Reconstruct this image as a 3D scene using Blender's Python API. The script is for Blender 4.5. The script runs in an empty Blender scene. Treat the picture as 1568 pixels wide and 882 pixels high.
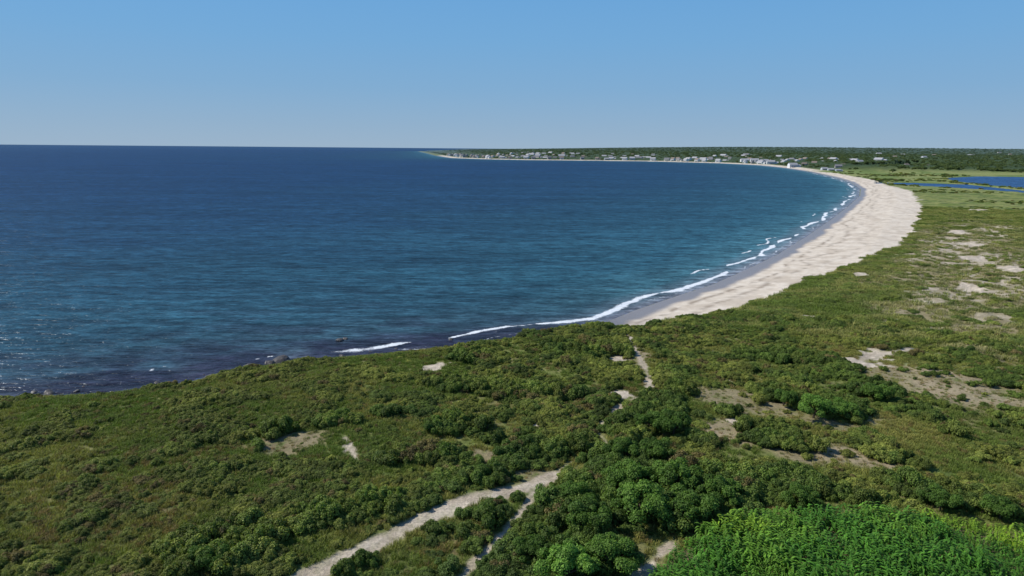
import bpy, bmesh, math, time
import numpy as np
from mathutils import Matrix, Vector
T0=time.time()
rng=np.random.default_rng(7)
scene=bpy.context.scene
scene.view_settings.view_transform='Standard'
try: scene.view_settings.look='None'
except: pass
scene.view_settings.exposure=0

# ------------------------------------------------------------ camera
CAMH=45.0; F=1059.0
pitch=math.radians(11.42); roll=math.radians(0.5)
R=Matrix.Rotation(math.radians(90)-pitch,3,'X')@Matrix.Rotation(roll,3,'Z')
cam=bpy.data.cameras.new('camera'); cam.lens=36*F/1568; cam.sensor_width=36
cam.clip_start=0.5; cam.clip_end=120000
camo=bpy.data.objects.new('camera',cam); scene.collection.objects.link(camo)
camo.matrix_world=Matrix.Translation((0,0,CAMH))@R.to_4x4()
scene.camera=camo

def U(u,v,z=0.0):
    """survey: ground position (metres) of a point measured in the photograph"""
    d=R@Vector(((u-784)/F,(441-v)/F,-1.0)); t=(z-CAMH)/d.z
    return (d.x*t,d.y*t)

# ------------------------------------------------------------ numpy helpers
def sm(a,b,x):
    t=np.clip((x-a)/(b-a),0,1); return t*t*(3-2*t)
def hsh(x,y,seed):
    n=(x.astype(np.int64)*374761393+y.astype(np.int64)*668265263+seed*1442695041)&0xffffffff
    n=((n^(n>>13))*1274126177)&0xffffffff
    n=((n^(n>>16))*2246822519)&0xffffffff
    return ((n^(n>>15))&0xffffff)/float(0xffffff)
def vn(x,y,seed=0):
    xi=np.floor(x); yi=np.floor(y); fx=x-xi; fy=y-yi
    fx=fx*fx*(3-2*fx); fy=fy*fy*(3-2*fy)
    a=hsh(xi,yi,seed); b=hsh(xi+1,yi,seed); c=hsh(xi,yi+1,seed); d=hsh(xi+1,yi+1,seed)
    return (a*(1-fx)+b*fx)*(1-fy)+(c*(1-fx)+d*fx)*fy
def fbm(x,y,o=4,seed=0):
    r=0;a=0.5;t=0
    for i in range(o):
        r=r+a*vn(x,y,seed+i*17); t+=a; a*=0.5
        x,y=(x*0.8-y*0.6)*2.03+3.1,(x*0.6+y*0.8)*2.03+7.7
    return r/t
def pdist(X,Y,P):
    best=np.full(X.shape,1e18); S=np.zeros(X.shape); acc=0.0
    for (ax,ay),(bx,by) in zip(P[:-1],P[1:]):
        dx=bx-ax;dy=by-ay;L2=dx*dx+dy*dy;L=math.sqrt(L2)
        t=np.clip(((X-ax)*dx+(Y-ay)*dy)/L2,0,1)
        q=(X-ax-t*dx)**2+(Y-ay-t*dy)**2
        m=q<best; best=np.where(m,q,best); S=np.where(m,acc+t*L,S); acc+=L
    return np.sqrt(best),S
def inpoly(X,Y,P):
    r=np.zeros(X.shape,bool); n=len(P)
    for i in range(n):
        ax,ay=P[i];bx,by=P[(i+1)%n]
        if ay==by: continue
        c=((ay>Y)!=(by>Y))&(X<(bx-ax)*(Y-ay)/(by-ay)+ax); r^=c
    return r
def ell(X,Y,L,z=5.0):
    r=np.full(X.shape,-9.0)
    for (u,v,ru,rv) in L:
        cx,cy=U(u,v,z); e=U(u+ru,v,z); a=math.hypot(e[0]-cx,e[1]-cy)
        p=U(u,v-rv,z);q=U(u,v+rv,z); b=math.hypot(p[0]-q[0],p[1]-q[1])/2
        l=math.hypot(cx,cy); ux,uy=cx/l,cy/l
        rr=((X-cx)*ux+(Y-cy)*uy)/b; tt=(-(X-cx)*uy+(Y-cy)*ux)/a
        r=np.maximum(r,1-np.sqrt(rr*rr+tt*tt))
    return r
def lerp(a,b,t):
    t=np.asarray(t)[...,None]; return a*(1-t)+b*t
C=lambda *a: np.array(a,float)

# ------------------------------------------------------------ survey lines
blf=[(-250,640),(-100,622),(0,612),(100,604),(190,600),(260,591),(330,573),(400,562),(480,553),(560,546),(640,538),(705,532),(760,521),(800,513),(860,504)]
bch=[(925,494),(975,474),(1040,452),(1090,436),(1140,414),(1190,390),(1235,362),(1270,338),(1300,315),(1316,300),(1317,289),(1302,279),(1275,271),(1240,263)]
far=[(1200,257),(1160,253),(1100,250),(1000,247.3),(900,246),(800,245),(740,243.8),(690,242),(668,238.5)]
bak=[(655,235),(640,231.8)]
Sp=[U(*p) for p in blf+bch+far+bak]
x0,y0=Sp[0];x1,y1=Sp[1]; l=math.hypot(x1-x0,y1-y0)
Sp=[(x0-(x1-x0)/l*400,y0-(y1-y0)/l*400)]+Sp
Sp=Sp+[(2000,13000)]
arc=[0]
for a,b in zip(Sp[:-1],Sp[1:]): arc.append(arc[-1]+math.hypot(b[0]-a[0],b[1]-a[1]))
i_b=1+len(blf); i_f=i_b+len(bch); sB=arc[i_b]; sF=arc[i_f-1]; sTip=arc[i_f+len(far)-1]
LAND=Sp+[(2000,16000),(20000,16000),(20000,-400),(-800,-400)]
Epx=[(935,505),(965,512),(1000,492),(1060,482),(1120,470),(1180,450),(1210,440),(1240,424),(1290,408),(1330,394),(1370,379),(1392,360),(1408,340),(1412,320),(1406,303),(1394,290),(1356,283),(1342,276),(1308,270),(1280,265),(1240,260)]
E=[U(u,v,2.6) for u,v in Epx]
SANDP=Sp[i_b:i_f]+E[::-1]
ponds=[[(1440,273),(1500,270),(1568,271),(1800,273),(1800,300),(1568,289),(1510,284),(1470,279)],
       [(1340,279.5),(1400,280),(1480,282.5),(1568,292),(1800,312),(1800,318),(1568,297),(1500,291),(1440,287),(1400,285),(1340,283)],
       [(1290,256),(1390,254.5),(1440,256),(1400,258),(1310,258.6)],
       [(1460,262),(1568,260),(1800,262),(1800,265),(1568,263.5),(1480,264)]]
PONDS=[[U(u,v) for u,v in p] for p in ponds]
ZL=5.4
def line(L,z=ZL): return [U(u,v,z) for u,v in L]
paths=[(line([(440,900),(465,882),(530,850),(600,822),(650,797),(710,775),(770,757),(820,742),(850,726)]),2.5),
       (line([(690,900),(705,882),(740,850),(775,815),(800,785),(815,758),(830,738)]),.8),
       (line([(975,900),(985,878),(1010,850),(1030,834)]),1.4),
       (line([(850,724),(880,700),(935,684),(912,655),(950,620),(990,600),(992,575),(978,545),(965,520),(962,508)]),.6),
       (line([(530,672),(540,695),(548,712)]),.9),
       (line([(1310,548),(1330,530),(1370,528),(1405,520)]),1.4)]
CORN=line([(960,930),(1000,885),(1030,855),(1065,828),(1110,808),(1180,798),(1260,795),(1350,797),(1450,804),(1568,818),(1750,845),(1900,1100),(960,1100)])
sandpatch=[(660,565,24,7),(960,517,14,9),(1025,553,9,7),(950,560,8,5),(990,592,8,12),(950,618,8,6),(1120,657,20,9),(1335,537,30,11),(1310,547,16,6),(1385,521,22,4),(1190,476,14,2.5),(1252,475,18,2.5),(1495,433,20,7),(1425,434,14,4),(1490,370,25,4),(1470,350,15,3),(1500,318,16,2),(1490,390,26,4),(1420,455,22,2),(1550,405,20,3),(1315,412,14,3),(825,661,9,4),(712,631,6,4),(540,700,8,12),(1110,578,7,4)]
openarea=[(1150,625,85,22),(1110,662,60,22),(1310,705,90,20),(1420,690,90,30),(1390,650,150,30),(1450,585,130,24),(1340,538,75,16),(1520,640,60,30),(1540,730,50,14),(450,680,80,22),(540,700,24,24),(740,700,26,14),(655,850,70,30),(700,768,50,12),(830,733,34,14),(1500,380,90,60),(1070,632,26,24),(1230,722,50,8),(1470,705,100,22),(960,596,26,14),(990,556,28,20),(1180,612,70,10),(660,562,34,12),(230,720,90,16),(120,690,70,12),(1330,470,60,8),(1250,500,50,7)]
tanarea=[(1300,700,95,16),(1430,572,120,14),(1450,590,110,15),(1110,665,50,18),(1150,620,70,16),(1480,385,90,60),(740,703,20,10),(440,680,60,14),(1350,600,60,8),(1380,725,60,8),(960,545,40,20),(1230,700,50,12),(1300,660,60,10),(830,736,34,12)]
redarea=[(720,835,50,30),(650,700,60,12),(860,620,80,14),(150,800,120,50),(940,605,40,14),(300,700,120,20)]
tallarea=[(1000,640,46,34),(1040,625,28,28),(955,665,40,22),(1000,755,100,55),(905,770,70,40),(870,850,100,42),(1100,760,50,30),(1210,752,130,15),(1440,764,110,14),(1530,780,60,10),(735,805,60,16),(545,868,55,16),(745,742,40,12),(350,845,90,36),(500,800,75,22),(590,782,56,18),(520,652,36,10),(640,710,70,18),(800,695,80,18),(880,700,40,16),(820,605,100,14),(700,595,50,10),(900,540,80,12),(715,550,36,8),(600,640,50,10),(700,660,46,12),(1200,540,100,12)]
tallsolo=[(1250,620,46,14),(1290,622,30,10),(1345,596,34,11),(1195,606,42,12),(1170,664,40,9),(1400,714,26,5),(1205,690,44,8),(430,667,24,6),(405,692,18,5),(1455,660,14,5),(1360,710,14,5),(1270,632,40,9),(1120,640,12,4),(1410,628,12,4),(1070,680,14,5),(1240,686,18,5)]

def info(X,Y):
    o={}
    d,s=pdist(X,Y,Sp); land=inpoly(X,Y,LAND); d=np.where(land,d,-d)
    o['d']=d;o['s']=s
    bl=1-sm(sB-30,sB+20,s); fr=sm(sF-50,sF+100,s); o['bl']=bl; o['fr']=fr
    r=np.hypot(X,Y); o['r']=r
    ed,_=pdist(X,Y,E); ins=inpoly(X,Y,SANDP); sd=np.where(ins,ed,-ed)
    n4=fbm(X/9,Y/9,4,3); n1=fbm(X/2.2,Y/2.2,3,5)
    o['n4']=n4;o['n1']=n1
    wn=np.clip(r/500,.35,1.6)
    sand=sm(-1.2,1.2,sd+(n4-.5)*9*wn+(n1-.5)*3)*(1-bl*sm(25,45,np.abs(s-sB)))
    sand=np.maximum(sand,fr*(1-sm(26,44,d+(n4-.5)*16))*(1-sm(sTip-50,sTip+50,s)))
    sand=np.maximum(sand,bl*(1-sm(1.5,4,d+(n1-.5)*3)))
    pn=(n1-.5)*1.7+(n4-.5)*1.8
    pm=np.zeros(X.shape); pclr=np.full(X.shape,99.)
    for P,w in paths:
        q,_=pdist(X,Y,P); pm=np.maximum(pm,1-sm(w/2-.35,w/2+.35,q+pn)); pclr=np.minimum(pclr,q-w/2)
    o['path']=pm;o['pclr']=pclr
    wx=X+(fbm(X/5,Y/5,3,81)-.5)*7; wy=Y+(fbm(X/5,Y/5,3,82)-.5)*9
    sp=ell(wx,wy,sandpatch,4.6); o['sp']=sm(0,.3,sp+(n1-.5)*1.2)
    o['open']=sm(-.15,.15,ell(X,Y,openarea)+(n4-.5)*1.0)
    o['tan']=sm(-.35,.35,ell(X,Y,tanarea)+(n4-.5)*1.6)
    o['red']=sm(-.5,.5,ell(X,Y,redarea)+(n4-.5)*1.2)
    dz=sm(-.3,.5,ell(X,Y,[(1495,375,90,65)],3.5)); o['blow']=sm(.50,.62,fbm(X/10,Y/8,5,61))*dz
    tl=sm(0,.3,ell(X,Y,tallarea)+(n4-.5)*1.1)*(1-.9*o['open']); tl=np.maximum(tl,sm(-.1,.2,ell(X,Y,tallsolo)+(n4-.5)*.8))
    o['tall']=tl*(r<330)
    cd=inpoly(X,Y,CORN); o['corn']=cd
    pond=np.zeros(X.shape,bool)
    for P in PONDS: pond|=inpoly(X,Y,P)
    o['pond']=pond&(d>15)
    zb=np.minimum(np.maximum(d,-60)*.075,2.6)
    dune=(fbm(X/35,Y/35,4,9)-.35)*2.6*sm(45,90,d)+(fbm(X/9,Y/9,3,10)-.5)*2.2*sm(30,60,d)
    zbl=5.4*sm(0,20,d)+np.minimum(d,0)*.08+(fbm(X/18,Y/18,3,19)-.5)*1.3*sm(8,30,d)
    z=zb+dune
    z=z*(1-bl)+zbl*bl
    z=z+fr*(21*sm(60,650,d)*sm(1800,2600,Y)+40*sm(3200,5500,Y)*sm(-700,2200,X))*sm(10,60,d)
    z=z+(1-fr)*sm(1700,2600,Y)*26*sm(100,900,d)
    z=z+.25*(n1-.5)*sm(8,20,d)
    flat=sm(20,80,d)*sm(600,900,Y)*(1-sm(1500,1800,Y))
    z=z*(1-flat)+(0.7+z*.12)*flat
    z=np.where(o['pond'],-.7,z)
    o['z']=z; o['sand']=np.clip(sand,0,1)
    o['sd']=sd
    return o
# ------------------------------------------------------------ node helper
class NT:
    def __init__(s,name):
        s.m=bpy.data.materials.new(name); s.m.use_nodes=True; s.t=s.m.node_tree; s.t.nodes.clear()
        s.out=s.n('ShaderNodeOutputMaterial')
    def n(s,ty,**k):
        x=s.t.nodes.new(ty)
        for a,b in k.items(): setattr(x,a,b)
        return x
    def l(s,a,b): s.t.links.new(a,b)
    def val(s,sock,v):
        if isinstance(v,bpy.types.NodeSocket): s.l(v,sock)
        else: sock.default_value=v
    def math(s,op,a,b=0.0,c=None):
        x=s.n('ShaderNodeMath',operation=op); s.val(x.inputs[0],a); s.val(x.inputs[1],b)
        if c is not None: s.val(x.inputs[2],c)
        return x.outputs[0]
    def mix(s,ty,f,a,b):
        x=s.n('ShaderNodeMix',data_type='RGBA',blend_type=ty); s.val(x.inputs[0],f)
        s.val(x.inputs[6],a); s.val(x.inputs[7],b); return x.outputs[2]
    def ramp(s,f,a,b,lo=0.0,hi=1.0):
        x=s.n('ShaderNodeMapRange'); s.val(x.inputs[0],f); x.inputs[1].default_value=a;x.inputs[2].default_value=b
        x.inputs[3].default_value=lo;x.inputs[4].default_value=hi; return x.outputs[0]
    def noise(s,vec,scale,detail=3,rough=.55):
        x=s.n('ShaderNodeTexNoise'); s.l(vec,x.inputs['Vector']); x.inputs['Scale'].default_value=scale
        x.inputs['Detail'].default_value=detail; x.inputs['Roughness'].default_value=rough; return x.outputs[0]
    def pos(s,sc=(1,1,1),rz=0.0):
        g=s.n('ShaderNodeNewGeometry'); m=s.n('ShaderNodeMapping'); s.l(g.outputs['Position'],m.inputs[0])
        m.inputs['Scale'].default_value=sc; m.inputs['Rotation'].default_value=(0,0,rz); return m.outputs[0]
    def attr(s,name,ty='GEOMETRY',out='Color'):
        x=s.n('ShaderNodeAttribute',attribute_name=name,attribute_type=ty); return x.outputs[out]
    def princ(s,col,rough=.8,spec=.3):
        p=s.n('ShaderNodeBsdfPrincipled'); s.val(p.inputs['Base Color'],col)
        s.val(p.inputs['Roughness'],rough); s.val(p.inputs['Specular IOR Level'],spec); return p
    def fin(s,sh): s.l(sh,s.out.inputs[0]); return s.m
def gray(n,v):
    c=n.n('ShaderNodeCombineColor'); 
    for i in range(3): n.l(v,c.inputs[i])
    return c.outputs[0]

# ------------------------------------------------------------ polar sheets
def sheet(name,az0,az1,na,r0,r1,nr,fn,mat):
    az=np.radians(np.linspace(az0,az1,na)); rr=np.exp(np.linspace(math.log(r0),math.log(r1),nr))
    A,RR=np.meshgrid(az,rr); X=(np.sin(A)*RR).ravel(); Y=(np.cos(A)*RR).ravel()
    Z,attrs,kp=fn(X,Y)
    co=np.stack([X,Y,Z],1).astype(np.float32)
    i=np.arange(nr-1)[:,None]*na+np.arange(na-1)[None,:]; i=i.ravel()
    q=np.stack([i,i+1,i+na+1,i+na],1)
    k=kp[q].any(axis=1); q=q[k]
    me=bpy.data.meshes.new(name); me.vertices.add(len(co)); me.vertices.foreach_set('co',co.ravel())
    me.loops.add(q.size); me.loops.foreach_set('vertex_index',q.astype(np.int32).ravel())
    me.polygons.add(len(q)); me.polygons.foreach_set('loop_start',(np.arange(len(q))*4).astype(np.int32))
    me.polygons.foreach_set('use_smooth',np.ones(len(q),bool))
    me.update(calc_edges=True)
    for nme,a in attrs.items():
        if a.ndim==2:
            at=me.attributes.new(nme,'FLOAT_COLOR','POINT'); at.data.foreach_set('color',np.concatenate([a,np.ones((len(a),1))],1).astype(np.float32).ravel())
        else:
            at=me.attributes.new(nme,'FLOAT','POINT'); at.data.foreach_set('value',a.astype(np.float32))
    ob=bpy.data.objects.new(name,me); scene.collection.objects.link(ob); me.materials.append(mat)
    return ob

def terr(X,Y):
    o=info(X,Y); r=o['r']; n1=o['n1']; n4=o['n4']; d=o['d']
    big=fbm(X/40,Y/40,4,31); n0=fbm(X/.8,Y/.8,3,77)
    g1=C(.095,.135,.028); g2=C(.16,.18,.046); g3=C(.25,.21,.10)
    col=lerp(g1,g2,sm(.3,.7,big*.6+n4*.4)); col=lerp(col,g3,.5*sm(.45,.7,n1*.5+n4*.5))
    midz=sm(180,260,r)*(1-sm(1500,1700,Y))
    st=fbm(X/14,Y/5,4,91)
    mid=lerp(C(.13,.175,.036),C(.24,.245,.08),sm(.3,.7,st)); mid=lerp(mid,C(.060,.095,.024),.75*sm(.54,.66,fbm(X/7,Y/4.5,4,95)))
    col=lerp(col,mid,midz)
    col=lerp(col,lerp(C(.36,.28,.185),C(.25,.205,.12),sm(.35,.65,n4)),o['tan']*.85*sm(.2,.5,n1*.5+n0*.5)*(r<700))
    col=lerp(col,lerp(C(.48,.41,.31),C(.32,.275,.19),sm(.4,.6,n1)),o['blow']*.85)
    col=lerp(col,C(.15,.085,.05),o['red']*.5*sm(.4,.6,n0))
    marsh=sm(700,1000,Y)*(1-sm(1500,1800,Y+(n4-.5)*200))
    col=lerp(col,lerp(C(.14,.19,.045),C(.23,.25,.08),sm(.4,.6,fbm(X/60,Y/60,3,44))),marsh)
    forest=sm(1500,1800,Y+(big-.5)*300)*sm(30,60,d)
    col=lerp(col,C(.040,.068,.022),forest)
    col=lerp(col,C(.15,.125,.070),o['corn']*(.7+.3*sm(.4,.6,n1)))
    sandc=lerp(C(.61,.525,.415),C(.69,.61,.50),sm(.3,.7,n1)); sandc=lerp(sandc,C(.50,.42,.325),.7*sm(.50,.64,fbm(X/5,Y/5,4,12)))
    bd=1-o['bl']
    wr=np.exp(-((d-(12+5*(fbm(o['s']/30,o['s']*0,3,8)-.5)*2))/1.0)**2)+.8*np.exp(-((d-(18+7*(fbm(o['s']/24,o['s']*0+5,3,8)-.5)*2))/1.3)**2)+.5*np.exp(-((d-(27+9*(fbm(o['s']/34,o['s']*0+9,3,8)-.5)*2))/1.6)**2)
    sandc=lerp(sandc,C(.24,.19,.14),np.clip(wr*sm(.38,.6,fbm(X/3,Y/3,3,15)),0,1)*.8*bd)
    wet=(1-sm(4.5,8,d+(n4-.5)*5))
    sandc=lerp(sandc,C(.24,.22,.215),wet)
    sandc=lerp(sandc,C(.09,.085,.08),o['bl'])
    col=lerp(col,C(.56,.48,.38)*lerp(C(.75,.75,.75),C(1.1,1.1,1.1),sm(.3,.7,n0)),o['sp']*.92)
    dirt=lerp(C(.42,.35,.265),C(.54,.465,.365),sm(.3,.7,n1))
    col=lerp(col,dirt,o['path']*(.75+.25*sm(.3,.6,n0)))
    col=lerp(col,sandc,o['sand'])
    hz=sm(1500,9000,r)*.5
    col=lerp(col,C(.14,.21,.26),hz)  # aerial haze painted into the ground colour, stronger with distance
    z=o['z']+forest*(3+7*(fbm(X/11,Y/11,2,71)))*sm(60,140,d)
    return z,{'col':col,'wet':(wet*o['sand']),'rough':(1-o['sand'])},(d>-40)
g=NT('ground'); c=g.attr('col'); P=g.pos()
nf=g.noise(P,3.5,5,.7); nc=g.noise(P,.7,4,.6)
k=g.ramp(nf,.3,.7,.62,1.35); k2=g.ramp(nc,.3,.7,.85,1.15)
rg=g.attr('rough',out='Fac'); k=g.math('MULTIPLY',k,k2)
kk=g.math('ADD',g.math('MULTIPLY',g.math('SUBTRACT',k,1.0),g.math('MULTIPLY_ADD',rg,.75,.25)),1.0)
col=g.mix('MULTIPLY',1.0,c,gray(g,kk))
p=g.princ(col,g.ramp(g.attr('wet',out='Fac'),0,1,.95,.35),.25)
b=g.n('ShaderNodeBump'); b.inputs['Strength'].default_value=.6; b.inputs['Distance'].default_value=.25; g.l(nf,b.inputs['Height']); g.l(b.outputs[0],p.inputs['Normal'])
ground_m=g.fin(p.outputs[0])
sheet('ground_terrain',-56,52,1150,32,15000,1050,terr,ground_m)

def sea(X,Y):
    d,s=pdist(X,Y,Sp); land=inpoly(X,Y,LAND); off=np.where(land,-d,d)
    bl=1-sm(sB-60,sB+60,s); r=np.hypot(X,Y)
    n=fbm(X/60,Y/25,4,21)
    q=np.maximum(off,0)*(1+.5*(n-.5))
    ks=[0,5,14,40,110,260,600,1500,5000]
    cs=np.array([(.21,.22,.25),(.12,.18,.21),(.045,.130,.160),(.024,.088,.122),(.017,.064,.098),(.012,.046,.090),(.009,.037,.090),(.008,.034,.093),(.009,.038,.098)])
    col=np.stack([np.interp(q,ks,cs[:,i]) for i in range(3)],1)
    rock=bl*np.exp(-np.maximum(off,0)/28)*(.6+.9*fbm(X/8,Y/6,4,33)); 
    col=lerp(col,C(.020,.019,.038),np.clip(rock*1.1,0,.94))
    weed=bl*sm(.52,.64,fbm(X/14,Y/6,4,37))*np.exp(-np.maximum(off-10,0)/35); col=lerp(col,C(.014,.014,.026),.75*weed)
    st=fbm(X/260,Y/45+X/600,4,41); col=col*(.82+.36*st)[:,None]
    col=lerp(col,C(.03,.085,.19),(off<0)*1.0)
    bd=sm(sB-85,sB-55,s)*(1-sm(sF-200,sF+200,s))
    ns=fbm(s/28,s*0+3,4,51); ns2=fbm(s/15,s*0+9,3,52); nf=fbm(X/1.8,Y/1.8,4,55)
    c1=6.5+8*(ns-.5); w1=(.40+1.15*sm(.38,.7,ns2))
    f1=np.exp(-((off-c1)/w1)**2)*sm(.33,.46,ns2)
    c2=2.0+3*(ns2-.5)*2; f2=.5*np.exp(-((off-c2)/.5)**2)*sm(.4,.6,ns)
    c3=13+8*(ns2-.5); f3=.85*np.exp(-((off-c3)/.7)**2)*sm(.64,.72,fbm(s/40+5,s*0,3,57))*sm(sB+10,sB+60,s)
    inner=.28*sm(0,1,off)*(1-sm(c1-1,c1+1,off))*sm(.5,.7,fbm(X/4,Y/4,4,58))
    f=np.clip(f1*1.0+f2+f3+inner,0,1.1)*bd
    near=bl*sm(.70,.78,fbm(X/4,Y/2.5,3,66))*np.exp(-((off-9)/6)**2)*.75*(1-bd)
    f=np.maximum(f,near)
    f=np.where(off>0,f,0)
    f=f*(.35+1.2*nf)
    return np.zeros(X.shape),{'col':col,'foam':f},(off>-25)|(Y>600)
w=NT('sea_water'); P1=w.pos((.34,1,1),.14); P2=w.pos((.22,1,1),.05)
a0=w.noise(w.pos((.5,1,1),.2),1.6,3,.6)
a1=w.noise(P1,.75,4,.65); a2=w.noise(P1,.26,4,.65); a25=w.noise(P2,.085,5,.65); a3=w.noise(P2,.028,5,.6)
h=w.math('ADD',w.math('MULTIPLY',a1,.5),w.math('ADD',w.math('MULTIPLY',a2,1.6),w.math('MULTIPLY',a25,3.0)))
b=w.n('ShaderNodeBump'); b.inputs['Strength'].default_value=.8; b.inputs['Distance'].default_value=.9; w.l(h,b.inputs['Height'])
k=w.math('MULTIPLY',w.math('MULTIPLY',w.ramp(a2,.38,.62,.58,1.40),w.ramp(a1,.35,.65,.55,1.45)),w.math('MULTIPLY',w.ramp(a25,.36,.64,.78,1.22),w.ramp(a3,.35,.65,.86,1.14)))  # light and dark of wave crests and troughs painted into the water colour
k=w.math('MULTIPLY',k,w.ramp(a0,.35,.65,.75,1.25))
fn=w.noise(w.pos(),2.2,5,.75)
foam=w.ramp(w.math('ADD',w.attr('foam',out='Fac'),w.math('MULTIPLY',w.math('SUBTRACT',fn,.5),1.2)),.34,.68)
foam=w.math('MULTIPLY',foam,w.ramp(w.attr('foam',out='Fac'),.02,.15))
col=w.mix('MULTIPLY',1.0,w.attr('col'),gray(w,k)); 
col=w.mix('MIX',foam,col,(.72,.76,.79,1))
df=w.n('ShaderNodeBsdfDiffuse'); w.l(col,df.inputs[0]); w.l(b.outputs[0],df.inputs['Normal'])
gl=w.n('ShaderNodeBsdfGlossy'); gl.inputs['Roughness'].default_value=.25; gl.inputs[0].default_value=(.8,.9,1,1); w.l(b.outputs[0],gl.inputs['Normal'])
fz=w.n('ShaderNodeFresnel'); fz.inputs[0].default_value=1.33; w.l(b.outputs[0],fz.inputs['Normal'])
mx=w.n('ShaderNodeMixShader'); w.l(w.math('MULTIPLY',w.ramp(fz.outputs[0],.02,.7,.02,.18),w.ramp(foam,0,1,1,.1)),mx.inputs[0]); w.l(df.outputs[0],mx.inputs[1]); w.l(gl.outputs[0],mx.inputs[2])
sea_m=w.fin(mx.outputs[0])
sheet('sea',-66,54,1250,60,60000,1150,sea,sea_m)

# ------------------------------------------------------------ plant templates
def mesh_from(name,V,Fc,mats,mi,shade=None):
    me=bpy.data.meshes.new(name); V=np.asarray(V,np.float32)
    me.from_pydata(V.tolist(),[],Fc)
    me.polygons.foreach_set('material_index',np.asarray(mi,np.int32))
    if shade is not None:
        at=me.attributes.new('shade','FLOAT','FACE'); at.data.foreach_set('value',np.asarray(shade,np.float32))
    for m in mats: me.materials.append(m)
    return me
def ico():
    t=(1+5**.5)/2
    v=np.array([(-1,t,0),(1,t,0),(-1,-t,0),(1,-t,0),(0,-1,t),(0,1,t),(0,-1,-t),(0,1,-t),(t,0,-1),(t,0,1),(-t,0,-1),(-t,0,1)],float)
    v/=np.linalg.norm(v[0])
    f=[(0,11,5),(0,5,1),(0,1,7),(0,7,10),(0,10,11),(1,5,9),(5,11,4),(11,10,2),(10,7,6),(7,1,8),(3,9,4),(3,4,2),(3,2,6),(3,6,8),(3,8,9),(4,9,5),(2,4,11),(6,2,10),(8,6,7),(9,8,1)]
    return v,f
IV,IF=ico()
def leaves(lobes,n,size,rg):
    L=np.array(lobes); w=L[:,3]**2; idx=rg.choice(len(L),n,p=w/w.sum())
    D=rg.normal(size=(n,3)); D[:,2]=np.where(D[:,2]<-.4,-D[:,2],D[:,2]); D/=np.linalg.norm(D,axis=1)[:,None]
    rr=L[idx,3]*(.74+.46*rg.random(n)); Pn=L[idx,:3]+D*rr[:,None]*np.array([1,1,.9])
    keep=np.ones(n,bool)
    for j in range(len(L)):
        q=np.linalg.norm(Pn-L[j,:3],axis=1)<L[j,3]*.75; keep&=~(q&(idx!=j))
    keep&=Pn[:,2]>0.02
    Pn=Pn[keep];D=D[keep];idx=idx[keep];n=len(Pn)
    N=D*.8+np.array([0,0,.3])+rg.normal(size=(n,3))*.5; N/=np.linalg.norm(N,axis=1)[:,None]
    T=np.cross(N,rg.normal(size=(n,3))); T/=np.linalg.norm(T,axis=1)[:,None]; B=np.cross(N,T)
    s=(size*(.6+.8*rg.random(n)))[:,None]
    V=np.stack([Pn-T*s,Pn+B*s*.55,Pn+T*s,Pn-B*s*.55],1).reshape(-1,3)
    Fq=np.arange(4*n).reshape(-1,4)
    lob=rg.random(len(L)); sh=.55*rg.random(n)+.45*lob[idx]
    return V,Fq,sh
def tube(p0,p1,r0,r1,k=5):
    p0=np.array(p0,float);p1=np.array(p1,float);d=p1-p0;d/=np.linalg.norm(d)
    a=np.cross(d,(0.3,1,.1));a/=np.linalg.norm(a);b=np.cross(d,a); V=[];F_=[]
    for p,r in((p0,r0),(p1,r1)):
        for i in range(k):
            t=2*math.pi*i/k; V.append(p+(a*math.cos(t)+b*math.sin(t))*r)
    for i in range(k): F_.append((i,(i+1)%k,k+(i+1)%k,k+i))
    return V,F_
def foliage_mat(name,src,transl=.25):
    f=NT(name)
    if src=='INST': tint=f.attr('tint','INSTANCER')
    else:
        oi=f.n('ShaderNodeObjectInfo'); tint=oi.outputs['Color']
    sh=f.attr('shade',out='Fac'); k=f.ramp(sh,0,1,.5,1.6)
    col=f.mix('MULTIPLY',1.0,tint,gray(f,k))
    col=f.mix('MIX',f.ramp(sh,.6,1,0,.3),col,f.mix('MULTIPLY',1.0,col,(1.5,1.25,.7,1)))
    p=f.princ(col,.6,.18)
    t=f.n('ShaderNodeBsdfTranslucent'); f.l(f.mix('MULTIPLY',1.0,col,(1.1,1.3,.5,1)),t.inputs[0])
    m=f.n('ShaderNodeMixShader'); m.inputs[0].default_value=transl; f.l(p.outputs[0],m.inputs[1]); f.l(t.outputs[0],m.inputs[2])
    return f.fin(m.outputs[0])
leaf_i=foliage_mat('shrub_leaves','INST'); leaf_o=foliage_mat('tree_leaves','OBJ')
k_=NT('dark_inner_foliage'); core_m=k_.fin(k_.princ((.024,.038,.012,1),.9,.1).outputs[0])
k_=NT('bark'); nn=k_.noise(k_.pos(),6,4); core_b=k_.fin(k_.princ(k_.mix('MIX',nn,(.05,.038,.025,1),(.12,.095,.07,1)),.9,.2).outputs[0])
def build_plant(name,lobes,nleaf,size,rg,mat,stems):
    V,Fq,sh=leaves(lobes,nleaf,size,rg); V=list(V); Fc=Fq.tolist(); mi=[0]*len(Fc); sh=list(sh)
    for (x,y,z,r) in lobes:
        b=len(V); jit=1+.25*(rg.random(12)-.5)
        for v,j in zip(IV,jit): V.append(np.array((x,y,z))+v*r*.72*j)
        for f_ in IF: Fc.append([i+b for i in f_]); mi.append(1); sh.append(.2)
    for (p0,p1,r0,r1) in stems:
        b=len(V); v,f_=tube(p0,p1,r0,r1); V+=v
        for q in f_: Fc.append([i+b for i in q]); mi.append(2); sh.append(.3)
    return mesh_from(name,np.array(V),Fc,[mat,core_m,core_b],mi,sh)
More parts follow.
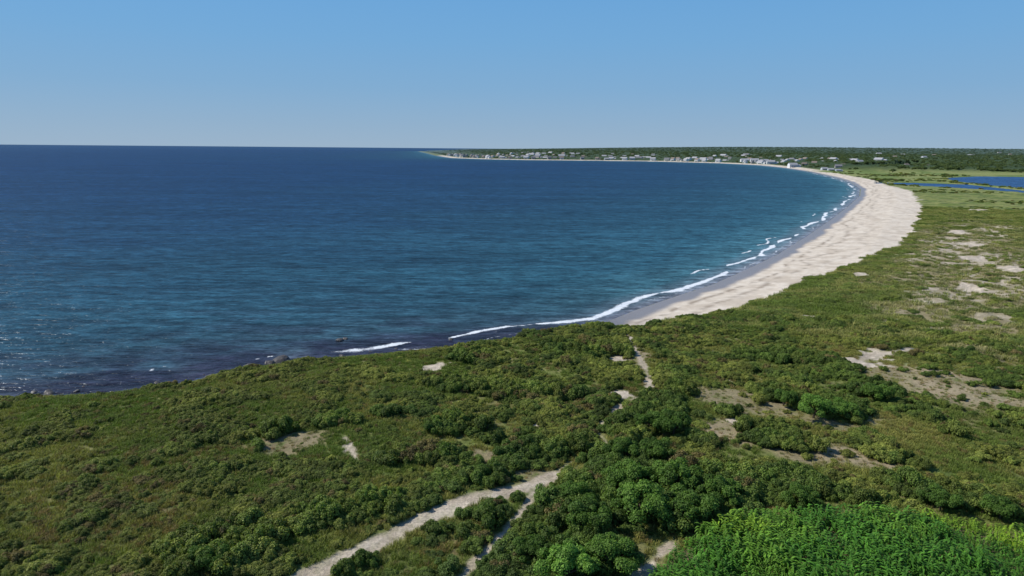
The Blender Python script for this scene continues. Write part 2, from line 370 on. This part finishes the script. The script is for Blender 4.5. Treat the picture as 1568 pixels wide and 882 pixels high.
def coll(name,meshes):
    c=bpy.data.collections.new(name)
    for i,m in enumerate(meshes):
        o=bpy.data.objects.new('%s_%02d'%(name,i),m); c.objects.link(o)
    return c
bushes=[]
for i in range(8):
    rg=np.random.default_rng(100+i); lob=[]
    for j in range(int(rg.integers(10,18))):
        a=rg.random()*6.283; q=.80*rg.random()**.6; r=.15+.22*rg.random()
        lob.append((q*math.cos(a),q*math.sin(a),.2+.45*(1-q)*rg.random()+.17*rg.random(),r))
    st=[((0,0,-.1),(l[0]*.8,l[1]*.8,l[2]),.035,.015) for l in lob[:6]]
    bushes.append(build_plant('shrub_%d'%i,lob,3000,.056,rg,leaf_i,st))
bush_c=coll('shrub_forms',bushes); NB=8
def tree_mesh(i,mat,nleaf=9000):
    rg=np.random.default_rng(200+i); lob=[];st=[((0,0,-.3),(.05,.03,.42),.06,.045)]
    for j in range(26):
        a=rg.random()*6.283; q=.85*rg.random()**.55; r=.11+.15*rg.random()
        z=.42+.5*math.sqrt(max(0,1-q*q))*(.4+.65*rg.random())-.12*q
        p=(q*math.cos(a),q*math.sin(a),z); lob.append(p+(r,))
        mid=(p[0]*.5,p[1]*.5,.3+.5*(z-.3)); 
        if j<12: st+= [((.03,.02,.25),mid,.03,.02),(mid,(p[0],p[1],p[2]),.02,.008)]
    return build_plant('tree_%d'%i,lob,nleaf,.033 if nleaf>4000 else .06,rg,mat,st)
ftree_c=coll('tree_forms',[tree_mesh(10+i,leaf_i,1800) for i in range(5)])
def tuft(seed,n=60,h=.65,rad=.5,wd=.022):
    rg=np.random.default_rng(seed); V=[];Fc=[];sh=[]
    for i in range(n):
        a=rg.random()*6.283;q=rad*rg.random()**.5; x,y=q*math.cos(a),q*math.sin(a); hh=h*(.5+.7*rg.random())
        b=rg.random()*6.283; lean=.15+.4*rg.random(); dx,dy=math.cos(b),math.sin(b); w_=wd*(.7+.6*rg.random()); px,py=-dy*w_,dx*w_
        k=len(V); V+=[(x-px,y-py,-.05),(x+px,y+py,-.05),(x+px*.7+dx*lean*hh*.3,y+py*.7+dy*lean*hh*.3,hh*.6),(x-px*.7+dx*lean*hh*.3,y-py*.7+dy*lean*hh*.3,hh*.6),(x+dx*lean*hh,y+dy*lean*hh,hh)]
        Fc+=[(k,k+1,k+2,k+3),(k+3,k+2,k+4)]; s=rg.random(); sh+=[s*.8,s]
    return mesh_from('grass_tuft_%d'%seed,V,Fc,[leaf_i],[0]*len(Fc),sh)
tuft_c=coll('grass_tufts',[tuft(i) for i in range(5)])
tas=NT('corn_tassel'); tas_m=tas.fin(tas.princ((.30,.29,.07,1),.8,.1).outputs[0])
def corn(seed):
    rg=np.random.default_rng(seed+40); V=[];Fc=[];mi=[];sh=[]; H=1.6+.3*rg.random()
    v,f_=tube((0,0,-.1),(.03,.02,H),.022,.01,4); V+=[tuple(q) for q in v]; Fc+=f_; mi+=[0]*4; sh+=[.6]*4
    az=rg.random()*6.28
    for i in range(13):
        z0=.25+(H-.35)*i/12; az+=math.pi+.9*(rg.random()-.5); L=(.80-.22*abs(i/12-.45))*(.85+.3*rg.random()); dx,dy=math.cos(az),math.sin(az)
        k=len(V); up=.65+.35*rg.random(); N=6
        for j in range(N+1):
            t=j/N; rr=L*(t*.95); zz=z0+L*(up*t-1.1*t*t*(.75+.5*(1-i/12)))
            w_=.085*math.sin(math.pi*min(1,.18+.82*t))+.004
            V+=[(dx*rr-dy*w_,dy*rr+dx*w_,zz+.01),(dx*rr+dy*w_,dy*rr-dx*w_,zz+.01)]
        s=rg.random()
        for j in range(N): a=k+2*j; Fc.append((a,a+1,a+3,a+2)); mi.append(0); sh.append(.2+.55*s+.25*j/N)
    if seed%2==0:
        for i in range(5):
            a=rg.random()*6.28; k=len(V); l=.2; dx,dy=math.cos(a)*.1,math.sin(a)*.1
            V+=[(-dy*.07,dx*.07,H-.05),(dy*.07,-dx*.07,H-.05),(dx,dy,H+l)]; Fc.append((k,k+1,k+2)); mi.append(1); sh.append(.5)
    return mesh_from('corn_plant_%d'%seed,V,Fc,[leaf_i,tas_m],mi,sh)
corn_c=coll('corn_forms',[corn(i) for i in range(6)])

def scatter(name,coll_,pts,rot,scl,idx,tint):
    n=len(pts); me=bpy.data.meshes.new(name); me.vertices.add(n); me.vertices.foreach_set('co',np.asarray(pts,np.float32).ravel())
    a=me.attributes.new('rot','FLOAT_VECTOR','POINT'); a.data.foreach_set('vector',np.asarray(rot,np.float32).ravel())
    a=me.attributes.new('scl','FLOAT_VECTOR','POINT'); a.data.foreach_set('vector',np.asarray(scl,np.float32).ravel())
    a=me.attributes.new('idx','INT','POINT'); a.data.foreach_set('value',np.asarray(idx,np.int32))
    a=me.attributes.new('tint','FLOAT_COLOR','POINT'); a.data.foreach_set('color',np.concatenate([tint,np.ones((n,1))],1).astype(np.float32).ravel())
    ob=bpy.data.objects.new(name,me); scene.collection.objects.link(ob)
    t=bpy.data.node_groups.new(name+'_scatter','GeometryNodeTree')
    t.interface.new_socket('Geometry',in_out='INPUT',socket_type='NodeSocketGeometry'); t.interface.new_socket('Geometry',in_out='OUTPUT',socket_type='NodeSocketGeometry')
    N=t.nodes; gi=N.new('NodeGroupInput'); go=N.new('NodeGroupOutput'); ip=N.new('GeometryNodeInstanceOnPoints')
    ci=N.new('GeometryNodeCollectionInfo'); ci.inputs['Collection'].default_value=coll_; ci.inputs['Separate Children'].default_value=True; ci.inputs['Reset Children'].default_value=True
    def na(nm,ty):
        x=N.new('GeometryNodeInputNamedAttribute'); x.data_type=ty; x.inputs['Name'].default_value=nm; return x.outputs[0]
    er=N.new('FunctionNodeEulerToRotation'); t.links.new(na('rot','FLOAT_VECTOR'),er.inputs[0])
    t.links.new(gi.outputs[0],ip.inputs['Points']); t.links.new(ci.outputs[0],ip.inputs['Instance'])
    ip.inputs['Pick Instance'].default_value=True
    t.links.new(na('idx','INT'),ip.inputs['Instance Index']); t.links.new(er.outputs[0],ip.inputs['Rotation']); t.links.new(na('scl','FLOAT_VECTOR'),ip.inputs['Scale'])
    t.links.new(ip.outputs[0],go.inputs[0])
    md=ob.modifiers.new('scatter','NODES'); md.node_group=t
    print(name,n,round(time.time()-T0,1)); return ob
def rots(n,tilt=.12):
    r=np.zeros((n,3)); r[:,0]=(rng.random(n)-.5)*2*tilt; r[:,1]=(rng.random(n)-.5)*2*tilt; r[:,2]=rng.random(n)*6.283; return r
def polar(n,az0,az1,r0,r1,log=False):
    a=np.radians(az0+(az1-az0)*rng.random(n)); u=rng.random(n)
    r=np.exp(math.log(r0)+u*math.log(r1/r0)) if log else np.sqrt(r0*r0+u*(r1*r1-r0*r0))
    return np.sin(a)*r,np.cos(a)*r

def shrub_tint(X,Y,o,n):
    big=fbm(X/30,Y/30,4,131); sml=rng.random(n); md_=fbm(X/6,Y/6,3,133)
    dk=C(.066,.108,.026); md=C(.125,.180,.036); yl=C(.225,.245,.055); rd=C(.17,.115,.055)
    t=lerp(md,yl,sm(.40,.60,big*.45+sml*.20+md_*.35)); t=lerp(t,dk,sm(.48,.68,sml*.40+(1-md_)*.60)*.85)
    lf=1-sm(-30,0,X+Y*.18-10)
    t=lerp(t,C(.180,.185,.048),.45*lf*(1-o['tall']))
    t=lerp(t,C(.095,.155,.030),o['tall']*.5)
    t=lerp(t,rd,(rng.random(n)<.05+.18*o['red'])*.7)
    return t*(.7+.6*rng.random(n))[:,None]
# --- shrubs near
X,Y=polar(90000,-46,43,38,190); o=info(X,Y); N0=len(X)
lf=(X<-8+.0*Y)&(Y<135)
patch=fbm(X/5,Y/5,3,141); clr=sm(.50,.60,fbm(X/16,Y/12,4,143))
base=sm(.36,.54,patch)
dens=np.where(lf,.36+.5*base-.32*clr,.80*base+.12-.25*clr)
dens=np.where(o['tall']>.4,.5,dens)
dens*=1-.95*o['open']*(o['tall']<.4)
size=(.42+.55*rng.random(N0)+.75*sm(.5,.7,patch))
size=np.where(lf,.30+.45*rng.random(N0)**1.5+.6*sm(.52,.68,patch),size)
size=np.where(o['tall']>.4,.7+1.2*rng.random(N0)**1.3,size)
size=np.where(o['bl']*(o['d']<14)>.5,size*.75,size)
ok=(o['d']>4)&(rng.random(N0)<dens*.7)&(o['pclr']>size*.6)&(o['sand']<.3)&(o['sp']<.35)&(~o['corn'])
X2,Y2=X[ok],Y[ok]; o2={k:v[ok] for k,v in o.items()}; sz=size[ok]; n=len(X2)
hgt=sz*(.8+.6*rng.random(n))*np.where(o2['tall']>.4,1.15,.88)
scatter('coastal_shrubs',bush_c,np.stack([X2,Y2,o2['z']-.08],1),rots(n),np.stack([sz*(.85+.4*rng.random(n)),sz,hgt],1),rng.integers(0,NB,n),shrub_tint(X2,Y2,o2,n))
# --- shrubs mid distance
X,Y=polar(110000,-5,43,185,620); o=info(X,Y); patch=fbm(X/14,Y/7,4,151)
size=.6+1.4*rng.random(len(X))**1.5
dens=(.07+.93*sm(.42,.58,patch))*(1-sm(240,460,o['r'])*.70)
dens=np.where(o['tall']>.4,.8,dens)*(1-.85*o['open'])
ok=(rng.random(len(X))<dens*.70)&(o['d']>5)&(o['sand']<.2)&(o['sp']<.3)&(o['pclr']>1.5)
X2,Y2=X[ok],Y[ok]; o2={k:v[ok] for k,v in o.items()}; sz=size[ok]; n=len(X2)
t=lerp(shrub_tint(X2,Y2,o2,n)*1.1,C(.18,.22,.052),.35)
scatter('dune_shrubs',bush_c,np.stack([X2,Y2,o2['z']-.2],1),rots(n),np.stack([sz*1.2,sz*1.2,sz*.6],1),rng.integers(0,NB,n),t)
# --- dune grass mid distance
X,Y=polar(110000,6,43,170,640); o=info(X,Y)
ok=(o['d']>8)&(o['sand']<.5)&(o['sp']<.4)&(o['path']<.3)&(~o['pond'])&(rng.random(len(X))>.65*o['tan'])&(rng.random(len(X))>.8*o['blow'])
X2,Y2=X[ok],Y[ok]; o2={k:v[ok] for k,v in o.items()}; n=len(X2); st=fbm(X2/12,Y2/6,4,155)
t=lerp(C(.140,.190,.040),C(.285,.285,.095),sm(.35,.65,st)); t=lerp(t,C(.36,.31,.19),o2['tan']*.6*(rng.random(n)<.6))
sz=1.0+1.0*rng.random(n)
scatter('dune_grass',tuft_c,np.stack([X2,Y2,o2['z']-.05],1),rots(n,.1),np.stack([sz*1.3,sz*1.3,sz*.7],1),rng.integers(0,5,n),t*(.75+.5*rng.random(n))[:,None])
# --- grasses
X,Y=polar(115000,-46,43,38,175); o=info(X,Y)
g_=.35+.45*np.maximum(o['open'],(X<-8)*1.0)
ok=(rng.random(len(X))<g_)&(o['d']>3)&(o['path']<.3)&(o['sand']<.4)&(o['sp']<.5)&(~o['corn'])&(rng.random(len(X))>.72*o['tan'])
X2,Y2=X[ok],Y[ok]; o2={k:v[ok] for k,v in o.items()}; n=len(X2)
big=fbm(X2/14,Y2/14,4,161)
t=lerp(C(.145,.200,.040),C(.270,.265,.075),sm(.35,.65,big)); t=lerp(t,C(.38,.31,.18),o2['tan']*.7*(rng.random(n)<.6)); t=lerp(t,C(.25,.15,.08),(rng.random(n)<.08+.25*o2['red'])*.7)
sz=.45+.65*rng.random(n); sz*=1-.4*o2['tan']
scatter('coastal_grass',tuft_c,np.stack([X2,Y2,o2['z']],1),rots(n,.1),np.stack([sz*1.1,sz*1.1,sz*.7],1),rng.integers(0,5,n),t*(.75+.5*rng.random(n))[:,None])
# --- corn rows
a=math.radians(-8); us=np.arange(-60,130,.34); vs=np.arange(-110,130,.92)
UU,VV=np.meshgrid(us,vs); UU=UU.ravel()+rng.normal(size=UU.size)*.06; VV=VV.ravel()+rng.normal(size=VV.size)*.05
X=UU*math.cos(a)-VV*math.sin(a)*1.0+20; Y=UU*math.sin(a)+VV*math.cos(a)
ok=inpoly(X,Y,CORN)&(np.hypot(X,Y)<125)&(np.abs(np.degrees(np.arctan2(X,Y)))<47); X,Y=X[ok],Y[ok]
gap=fbm(X/3,Y/3,3,171); ok=rng.random(len(X))<np.where(gap>.60,.5,.98); X,Y,gap=X[ok],Y[ok],gap[ok]; o=info(X,Y); n=len(X)
sc=.72+.3*rng.random(n); sc*=.75+.4*sm(.3,.6,fbm(X/8,Y/8,3,172))
cy=sm(-.3,.4,ell(X,Y,[(1520,832,150,14),(1130,825,60,12)])+(gap-.5))
t=lerp(C(.070,.185,.022),C(.24,.36,.03),cy); t=lerp(t,C(.14,.27,.03),.6*sm(.45,.65,fbm(X/5,Y/5,3,174)))
scatter('corn_field',corn_c,np.stack([X,Y,o['z']],1),rots(n,.08),np.stack([sc*.95,sc*.95,sc],1),rng.integers(0,6,n),t*(.75+.5*rng.random(n))[:,None])
# --- larger trees near
tm=[tree_mesh(i,leaf_o) for i in range(4)]
TR=[(985,800,3.4,1.15),(1055,800,3.2,.9),(905,815,3.0,.8),(868,885,3.0,1.6),(935,872,3.0,1.0),(1005,705,2.8,.8),(1030,665,3.0,.8),(955,705,2.6,.8),(1245,640,3.0,1.3),(1290,636,2.6,1.2),(1345,608,2.8,.95),(1100,775,2.8,.9),(1225,776,2.3,.8),(1440,780,2.3,.85),(1530,793,2.2,.9),(1030,755,3.2,1.0),(960,755,3.0,1.0),(320,868,2.1,.8),(1200,620,2.3,.9),(1000,660,2.6,.8),(880,775,2.3,.9),(815,855,2.1,.8)]
for i,(u,v,s_,br) in enumerate(TR):
    x,y=U(u,v,ZL); z=float(info(np.array([x]),np.array([y]))['z'][0])
    ob=bpy.data.objects.new('coastal_shrub_tree',tm[i%4]); scene.collection.objects.link(ob); ob.location=(x,y,z)
    ob.rotation_euler=(0,0,rng.random()*6.28); ob.scale=(s_*1.05,s_*1.05,s_*1.1)
    ob.color=(.092*br,.170*br,.028*br,1)
# ------------------------------------------------------------ houses on the far shore
def flat(name,c,rough=.8,var=.1,sc=2.0):
    f=NT(name); nn=f.noise(f.pos(),sc,3); c0=tuple(x*(1-var) for x in c)+(1,); c1=tuple(min(1,x*(1+var)) for x in c)+(1,)
    return f.fin(f.princ(f.mix('MIX',nn,c0,c1),rough,.3).outputs[0])
walls=[flat('white_clapboard',(.74,.75,.75)),flat('grey_shingle',(.40,.38,.36)),flat('cream_siding',(.66,.62,.54)),flat('pale_blue_siding',(.50,.56,.60))]
roofs=[flat('asphalt_shingle_roof',(.18,.18,.19)),flat('brown_shingle_roof',(.22,.18,.15)),flat('light_grey_roof',(.36,.36,.37))]
glass=flat('window_glass',(.04,.05,.07),.1); brick=flat('chimney_brick',(.30,.13,.09)); trim=flat('white_trim',(.8,.8,.8))
def house(name,W,D,H,rh,wall,roof,wing):
    V=[];Fc=[];mi=[]
    def box(x0,x1,y0,y1,z0,z1,m):
        k=len(V); V.extend([(x0,y0,z0),(x1,y0,z0),(x1,y1,z0),(x0,y1,z0),(x0,y0,z1),(x1,y0,z1),(x1,y1,z1),(x0,y1,z1)])
        for q in((0,1,5,4),(1,2,6,5),(2,3,7,6),(3,0,4,7),(4,5,6,7),(3,2,1,0)): Fc.append(tuple(k+i for i in q)); mi.append(m)
    def gable(x0,x1,y0,y1,z,h,ov=.5):
        ym=(y0+y1)/2; k=len(V)
        V.extend([(x0,y0,z),(x0,y1,z),(x0,ym,z+h),(x1,y0,z),(x1,y1,z),(x1,ym,z+h)])
        Fc.extend([(k,k+2,k+1),(k+3,k+4,k+5)]); mi.extend([0,0])
        for sgn,(ya) in((1,y0),(-1,y1)):
            k=len(V); yo=ya-ov*sgn; zo=z-h*ov/((y1-y0)/2)
            V.extend([(x0-ov,yo,zo+.05),(x1+ov,yo,zo+.05),(x1+ov,ym,z+h+.05),(x0-ov,ym,z+h+.05),(x0-ov,yo,zo+.3),(x1+ov,yo,zo+.3),(x1+ov,ym,z+h+.3),(x0-ov,ym,z+h+.3)])
            for q in((0,1,2,3),(4,5,6,7),(0,1,5,4),(0,3,7,4),(1,2,6,5)): Fc.append(tuple(k+i for i in q)); mi.append(1)
    hw=W/2;hd=D/2
    box(-hw,hw,-hd,hd,-2,H,0); gable(-hw,hw,-hd,hd,H,rh)
    fl=2 if H>4.5 else 1
    for f_ in range(fl):
        for i in range(int(W//2.6)):
            x=-hw+1.4+i*(W-2.8)/max(1,int(W//2.6)-1)
            if f_==0 and abs(x)<.9: continue
            for sg in(-1,1):
                yy=sg*hd; box(x-.6,x+.6,min(yy,yy+sg*.05),max(yy,yy+sg*.05),.9+f_*2.8,2.4+f_*2.8,3); 
                box(x-.75,x+.75,min(yy,yy+sg*.09),max(yy,yy+sg*.09),.72+f_*2.8,.88+f_*2.8,5)
        for y in(-hd*.5,hd*.5):
            for sg in(-1,1): xx=sg*hw; box(min(xx,xx+sg*.05),max(xx,xx+sg*.05),y-.5,y+.5,.9+f_*2.8,2.4+f_*2.8,3)
    box(-.5,.5,-hd-.06,-hd,0,2.2,4)
    box(-hw*.7,hw*.7,-hd-2.6,-hd-.07,-.6,-.05,5); box(-hw*.7,hw*.7,-hd-2.7,-hd-.03,2.65,2.8,1)
    for x in(-hw*.66,-hw*.22,hw*.22,hw*.66): box(x-.1,x+.1,-hd-2.5,-hd-2.3,-.05,2.65,5)
    box(hw*.4,hw*.4+.9,.3,1.2,H+.2,H+rh+.9,2)
    if wing: box(hw+.003,hw+W*.45,-hd*.6,hd*.8,-2,H*.62,0); gable(hw+.6,hw+W*.45,-hd*.6,hd*.8,H*.62,rh*.7)
    return mesh_from(name,V,Fc,[wall,roof,brick,glass,brick,trim],mi)
HM=[house('house_mesh_%d'%i,W,D,H,rh,walls[w_],roofs[rf],wg) for i,(W,D,H,rh,w_,rf,wg) in enumerate([(13,9,5.6,3.2,0,0,1),(16,10,6,3.6,0,2,0),(11,8,5.4,3,1,1,1),(18,10,5.8,3.4,2,0,1),(12,9,5.6,3.8,0,1,0),(14,8,3.2,2.8,3,2,1),(20,11,6.2,3.8,0,2,1),(12,8,5.6,3,1,0,0)])]
hp=[]
def addhouse(x,y,ang,s_,mi_=None):
    z=float(info(np.array([x]),np.array([y]))['z'][0])
    m=HM[int(rng.integers(0,8)) if mi_ is None else mi_]
    ob=bpy.data.objects.new('beach_house',m); scene.collection.objects.link(ob); ob.location=(x,y,z+.2); ob.rotation_euler=(0,0,ang); ob.scale=(s_,)*3; hp.append((x,y))
def along(s):
    i=max(j for j in range(len(arc)-1) if arc[j]<=s); t=(s-arc[i])/(arc[i+1]-arc[i]); a=Sp[i];b=Sp[i+1]
    dx=(b[0]-a[0]);dy=b[1]-a[1];l=math.hypot(dx,dy); return a[0]+dx*t,a[1]+dy*t,dy/l,-dx/l
def placed(x,y,r_): return any((x-a)**2+(y-b)**2<r_*r_ for a,b in hp)
sA=arc[i_f+1]
for k in range(1400):
    s=sA+(sTip-90-sA)*rng.random(); x,y,nx,ny=along(s); f=(s-sA)/(sTip-sA)
    off=52+rng.random()**1.6*(430 if f<.8 else 120)
    x+=nx*off;y+=ny*off
    if not inpoly(np.array([x]),np.array([y]),LAND)[0] or placed(x,y,26): continue
    addhouse(x,y,math.atan2(ny,nx)-math.pi/2+.7*(rng.random()-.5),1.0+.4*rng.random())
    if len(hp)>185: break
for u,v,s_ in[(1262,259.5,1.0),(1272,260,.9),(1283,261,.8),(1140,248.5,1.4),(1155,249,1.4),(1170,250,1.3),(1180,251,1.2)]:
    x,y=U(u,v,3.5); addhouse(x,y,rng.random()*.6-.3,s_,5 if u>1200 else 6)
for k in range(22):
    x,y=U(1210+350*rng.random(),240+9*rng.random(),18)
    if not placed(x,y,60): addhouse(x,y,rng.random()*1-.5,1.0+.3*rng.random())
# --- distant woodland
X,Y=polar(75000,-9,45,1500,7500,True); o=info(X,Y); n=len(X)
big=fbm(X/160,Y/160,3,181)
lim=sm(1600,1850,Y+(big-.5)*500)
dn=lim*np.where(o['fr']>.5,sm(50,160,o['d'])*.8+.12*(o['d']>48),1.0)
near=np.full(n,1e9); front=np.zeros(n,bool)
for a_,b_ in hp:
    near=np.minimum(near,(X-a_)**2+(Y-b_)**2)
    l=math.hypot(a_,b_);ux,uy=a_/l,b_/l; f_=(a_-X)*ux+(b_-Y)*uy; q=np.abs(-(a_-X)*uy+(b_-Y)*ux); front|=(f_>0)&(f_<60)&(q<10)
ok=(rng.random(n)<dn)&(o['d']>45)&(near>15**2)&(~front)&(~o['pond'])&(o['sand']<.2)
X2,Y2=X[ok],Y[ok]; z=o['z'][ok]; d2=o['d'][ok]; n=len(X2); r=np.hypot(X2,Y2)
sz=(4.5+4.5*rng.random(n)**1.5)*(.55+.45*sm(60,300,d2))
t=lerp(C(.065,.105,.030),C(.130,.170,.052),rng.random(n)); t=lerp(t,C(.16,.24,.28),sm(1500,8000,r)*.6)  # second mix paints bluish distance haze into the tree tint
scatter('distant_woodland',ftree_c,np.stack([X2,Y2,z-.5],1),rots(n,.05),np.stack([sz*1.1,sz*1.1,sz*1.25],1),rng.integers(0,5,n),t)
X,Y=polar(9000,14,45,520,1700,True); o=info(X,Y); pt=fbm(X/70,Y/40,4,191)
ok=(pt>.53)&(o['d']>12)&(o['sand']<.1)&(~o['pond'])&(o['sp']<.2); X2,Y2=X[ok],Y[ok]; n=len(X2); sz=1.3+2.4*rng.random(n)*sm(500,1100,Y2)
o2={k:v[ok] for k,v in o.items()}
scatter('marsh_shrubs',bush_c,np.stack([X2,Y2,o2['z']-.2],1),rots(n),np.stack([sz*1.3,sz*1.3,sz*.75],1),rng.integers(0,NB,n),shrub_tint(X2,Y2,o2,n))
# ------------------------------------------------------------ shore rocks
rk=NT('wet_rock'); nn=rk.noise(rk.pos(),1.8,5,.7); rk_m=rk.fin(rk.princ(rk.mix('MIX',nn,(.022,.020,.020,1),(.11,.10,.09,1)),.55,.4).outputs[0])
def rock(seed):
    bm=bmesh.new(); bmesh.ops.create_icosphere(bm,subdivisions=3,radius=1)
    for v in bm.verts:
        p=np.array(v.co); f_=1+.5*(fbm(np.array([p[0]*1.3+seed*9]),np.array([p[1]*1.3+p[2]*1.7]),3,seed)[0]-.5)*1.6
        v.co=Vector((p[0]*f_*1.2,p[1]*f_,p[2]*f_*.6))
    me=bpy.data.meshes.new('rock_%d'%seed); bm.to_mesh(me); bm.free(); me.materials.append(rk_m); return me
rock_c=coll('rock_forms',[rock(i) for i in range(4)])
s=sB-40-rng.random(420)*260; off=rng.normal(size=420)*3.5+1; P=[along(a) for a in s]
pts=[];sc=[]
for (x,y,nx,ny),q in zip(P,off):
    pts.append((x+nx*q,y+ny*q,-.15)); sc.append(.2+.5*rng.random()**3)
for u,v,s_ in[(430,553,1.4),(415,556,1.0),(472,550,1.2),(520,521,.9),(528,519,.6),(322,577,1.0),(75,603,.8),(690,520,.6),(380,560,.9)]:
    x,y=U(u,v); pts.append((x,y,0)); sc.append(s_)
n=len(pts); sc=np.array(sc)
scatter('shore_rocks',rock_c,np.array(pts),rots(n,.4),np.stack([sc,sc,sc*.9],1),rng.integers(0,4,n),np.ones((n,3))*.1)

# ------------------------------------------------------------ light
az=math.radians(-78); el=math.radians(44)
sd=Vector((math.sin(az)*math.cos(el),math.cos(az)*math.cos(el),math.sin(el)))
L=bpy.data.lights.new('sun','SUN'); L.energy=4.6; L.angle=math.radians(.5); L.color=(1,.96,.90)
lo=bpy.data.objects.new('sun',L); scene.collection.objects.link(lo); lo.rotation_euler=sd.to_track_quat('Z','Y').to_euler(); lo.location=(0,0,200)
W=bpy.data.worlds.new('World'); scene.world=W; W.use_nodes=True; t=W.node_tree; t.nodes.clear()
out=t.nodes.new('ShaderNodeOutputWorld'); bg=t.nodes.new('ShaderNodeBackground'); sk=t.nodes.new('ShaderNodeTexSky'); sk.sky_type='NISHITA'
sk.sun_disc=False; sk.sun_elevation=el; sk.sun_rotation=az; sk.air_density=1.0; sk.dust_density=.3; sk.ozone_density=2.5; sk.altitude=50
STR=.09; bg.inputs[1].default_value=STR
tc=t.nodes.new('ShaderNodeTexCoord'); sx=t.nodes.new('ShaderNodeSeparateXYZ'); t.links.new(tc.outputs['Generated'],sx.inputs[0])
cr=t.nodes.new('ShaderNodeValToRGB'); t.links.new(sx.outputs[2],cr.inputs[0]); E_=cr.color_ramp.elements
stops=[(0,(.315,.450,.600)),(.03,(.275,.430,.610)),(.08,(.215,.410,.645)),(.14,(.175,.400,.685)),(.22,(.135,.375,.715)),(.5,(.07,.22,.55)),(1,(.04,.13,.40))]
E_[0].position=0; E_[1].position=1
for q,_ in stops[1:-1]: E_.new(q)
for e,(q,c_) in zip(E_,stops): e.color=tuple(c_)+(1,)
ml=t.nodes.new('ShaderNodeVectorMath'); ml.operation='SCALE'; t.links.new(cr.outputs[0],ml.inputs[0]); ml.inputs[3].default_value=1/STR
mx=t.nodes.new('ShaderNodeMix'); mx.data_type='RGBA'; mr=t.nodes.new('ShaderNodeMapRange'); t.links.new(sx.outputs[2],mr.inputs[0])
mr.inputs[1].default_value=.15; mr.inputs[2].default_value=.8; mr.inputs[3].default_value=.95; mr.inputs[4].default_value=.4
t.links.new(mr.outputs[0],mx.inputs[0]); t.links.new(sk.outputs[0],mx.inputs[6]); t.links.new(ml.outputs[0],mx.inputs[7])
t.links.new(mx.outputs[2],bg.inputs[0]); t.links.new(bg.outputs[0],out.inputs[0])
print('done',round(time.time()-T0,1))
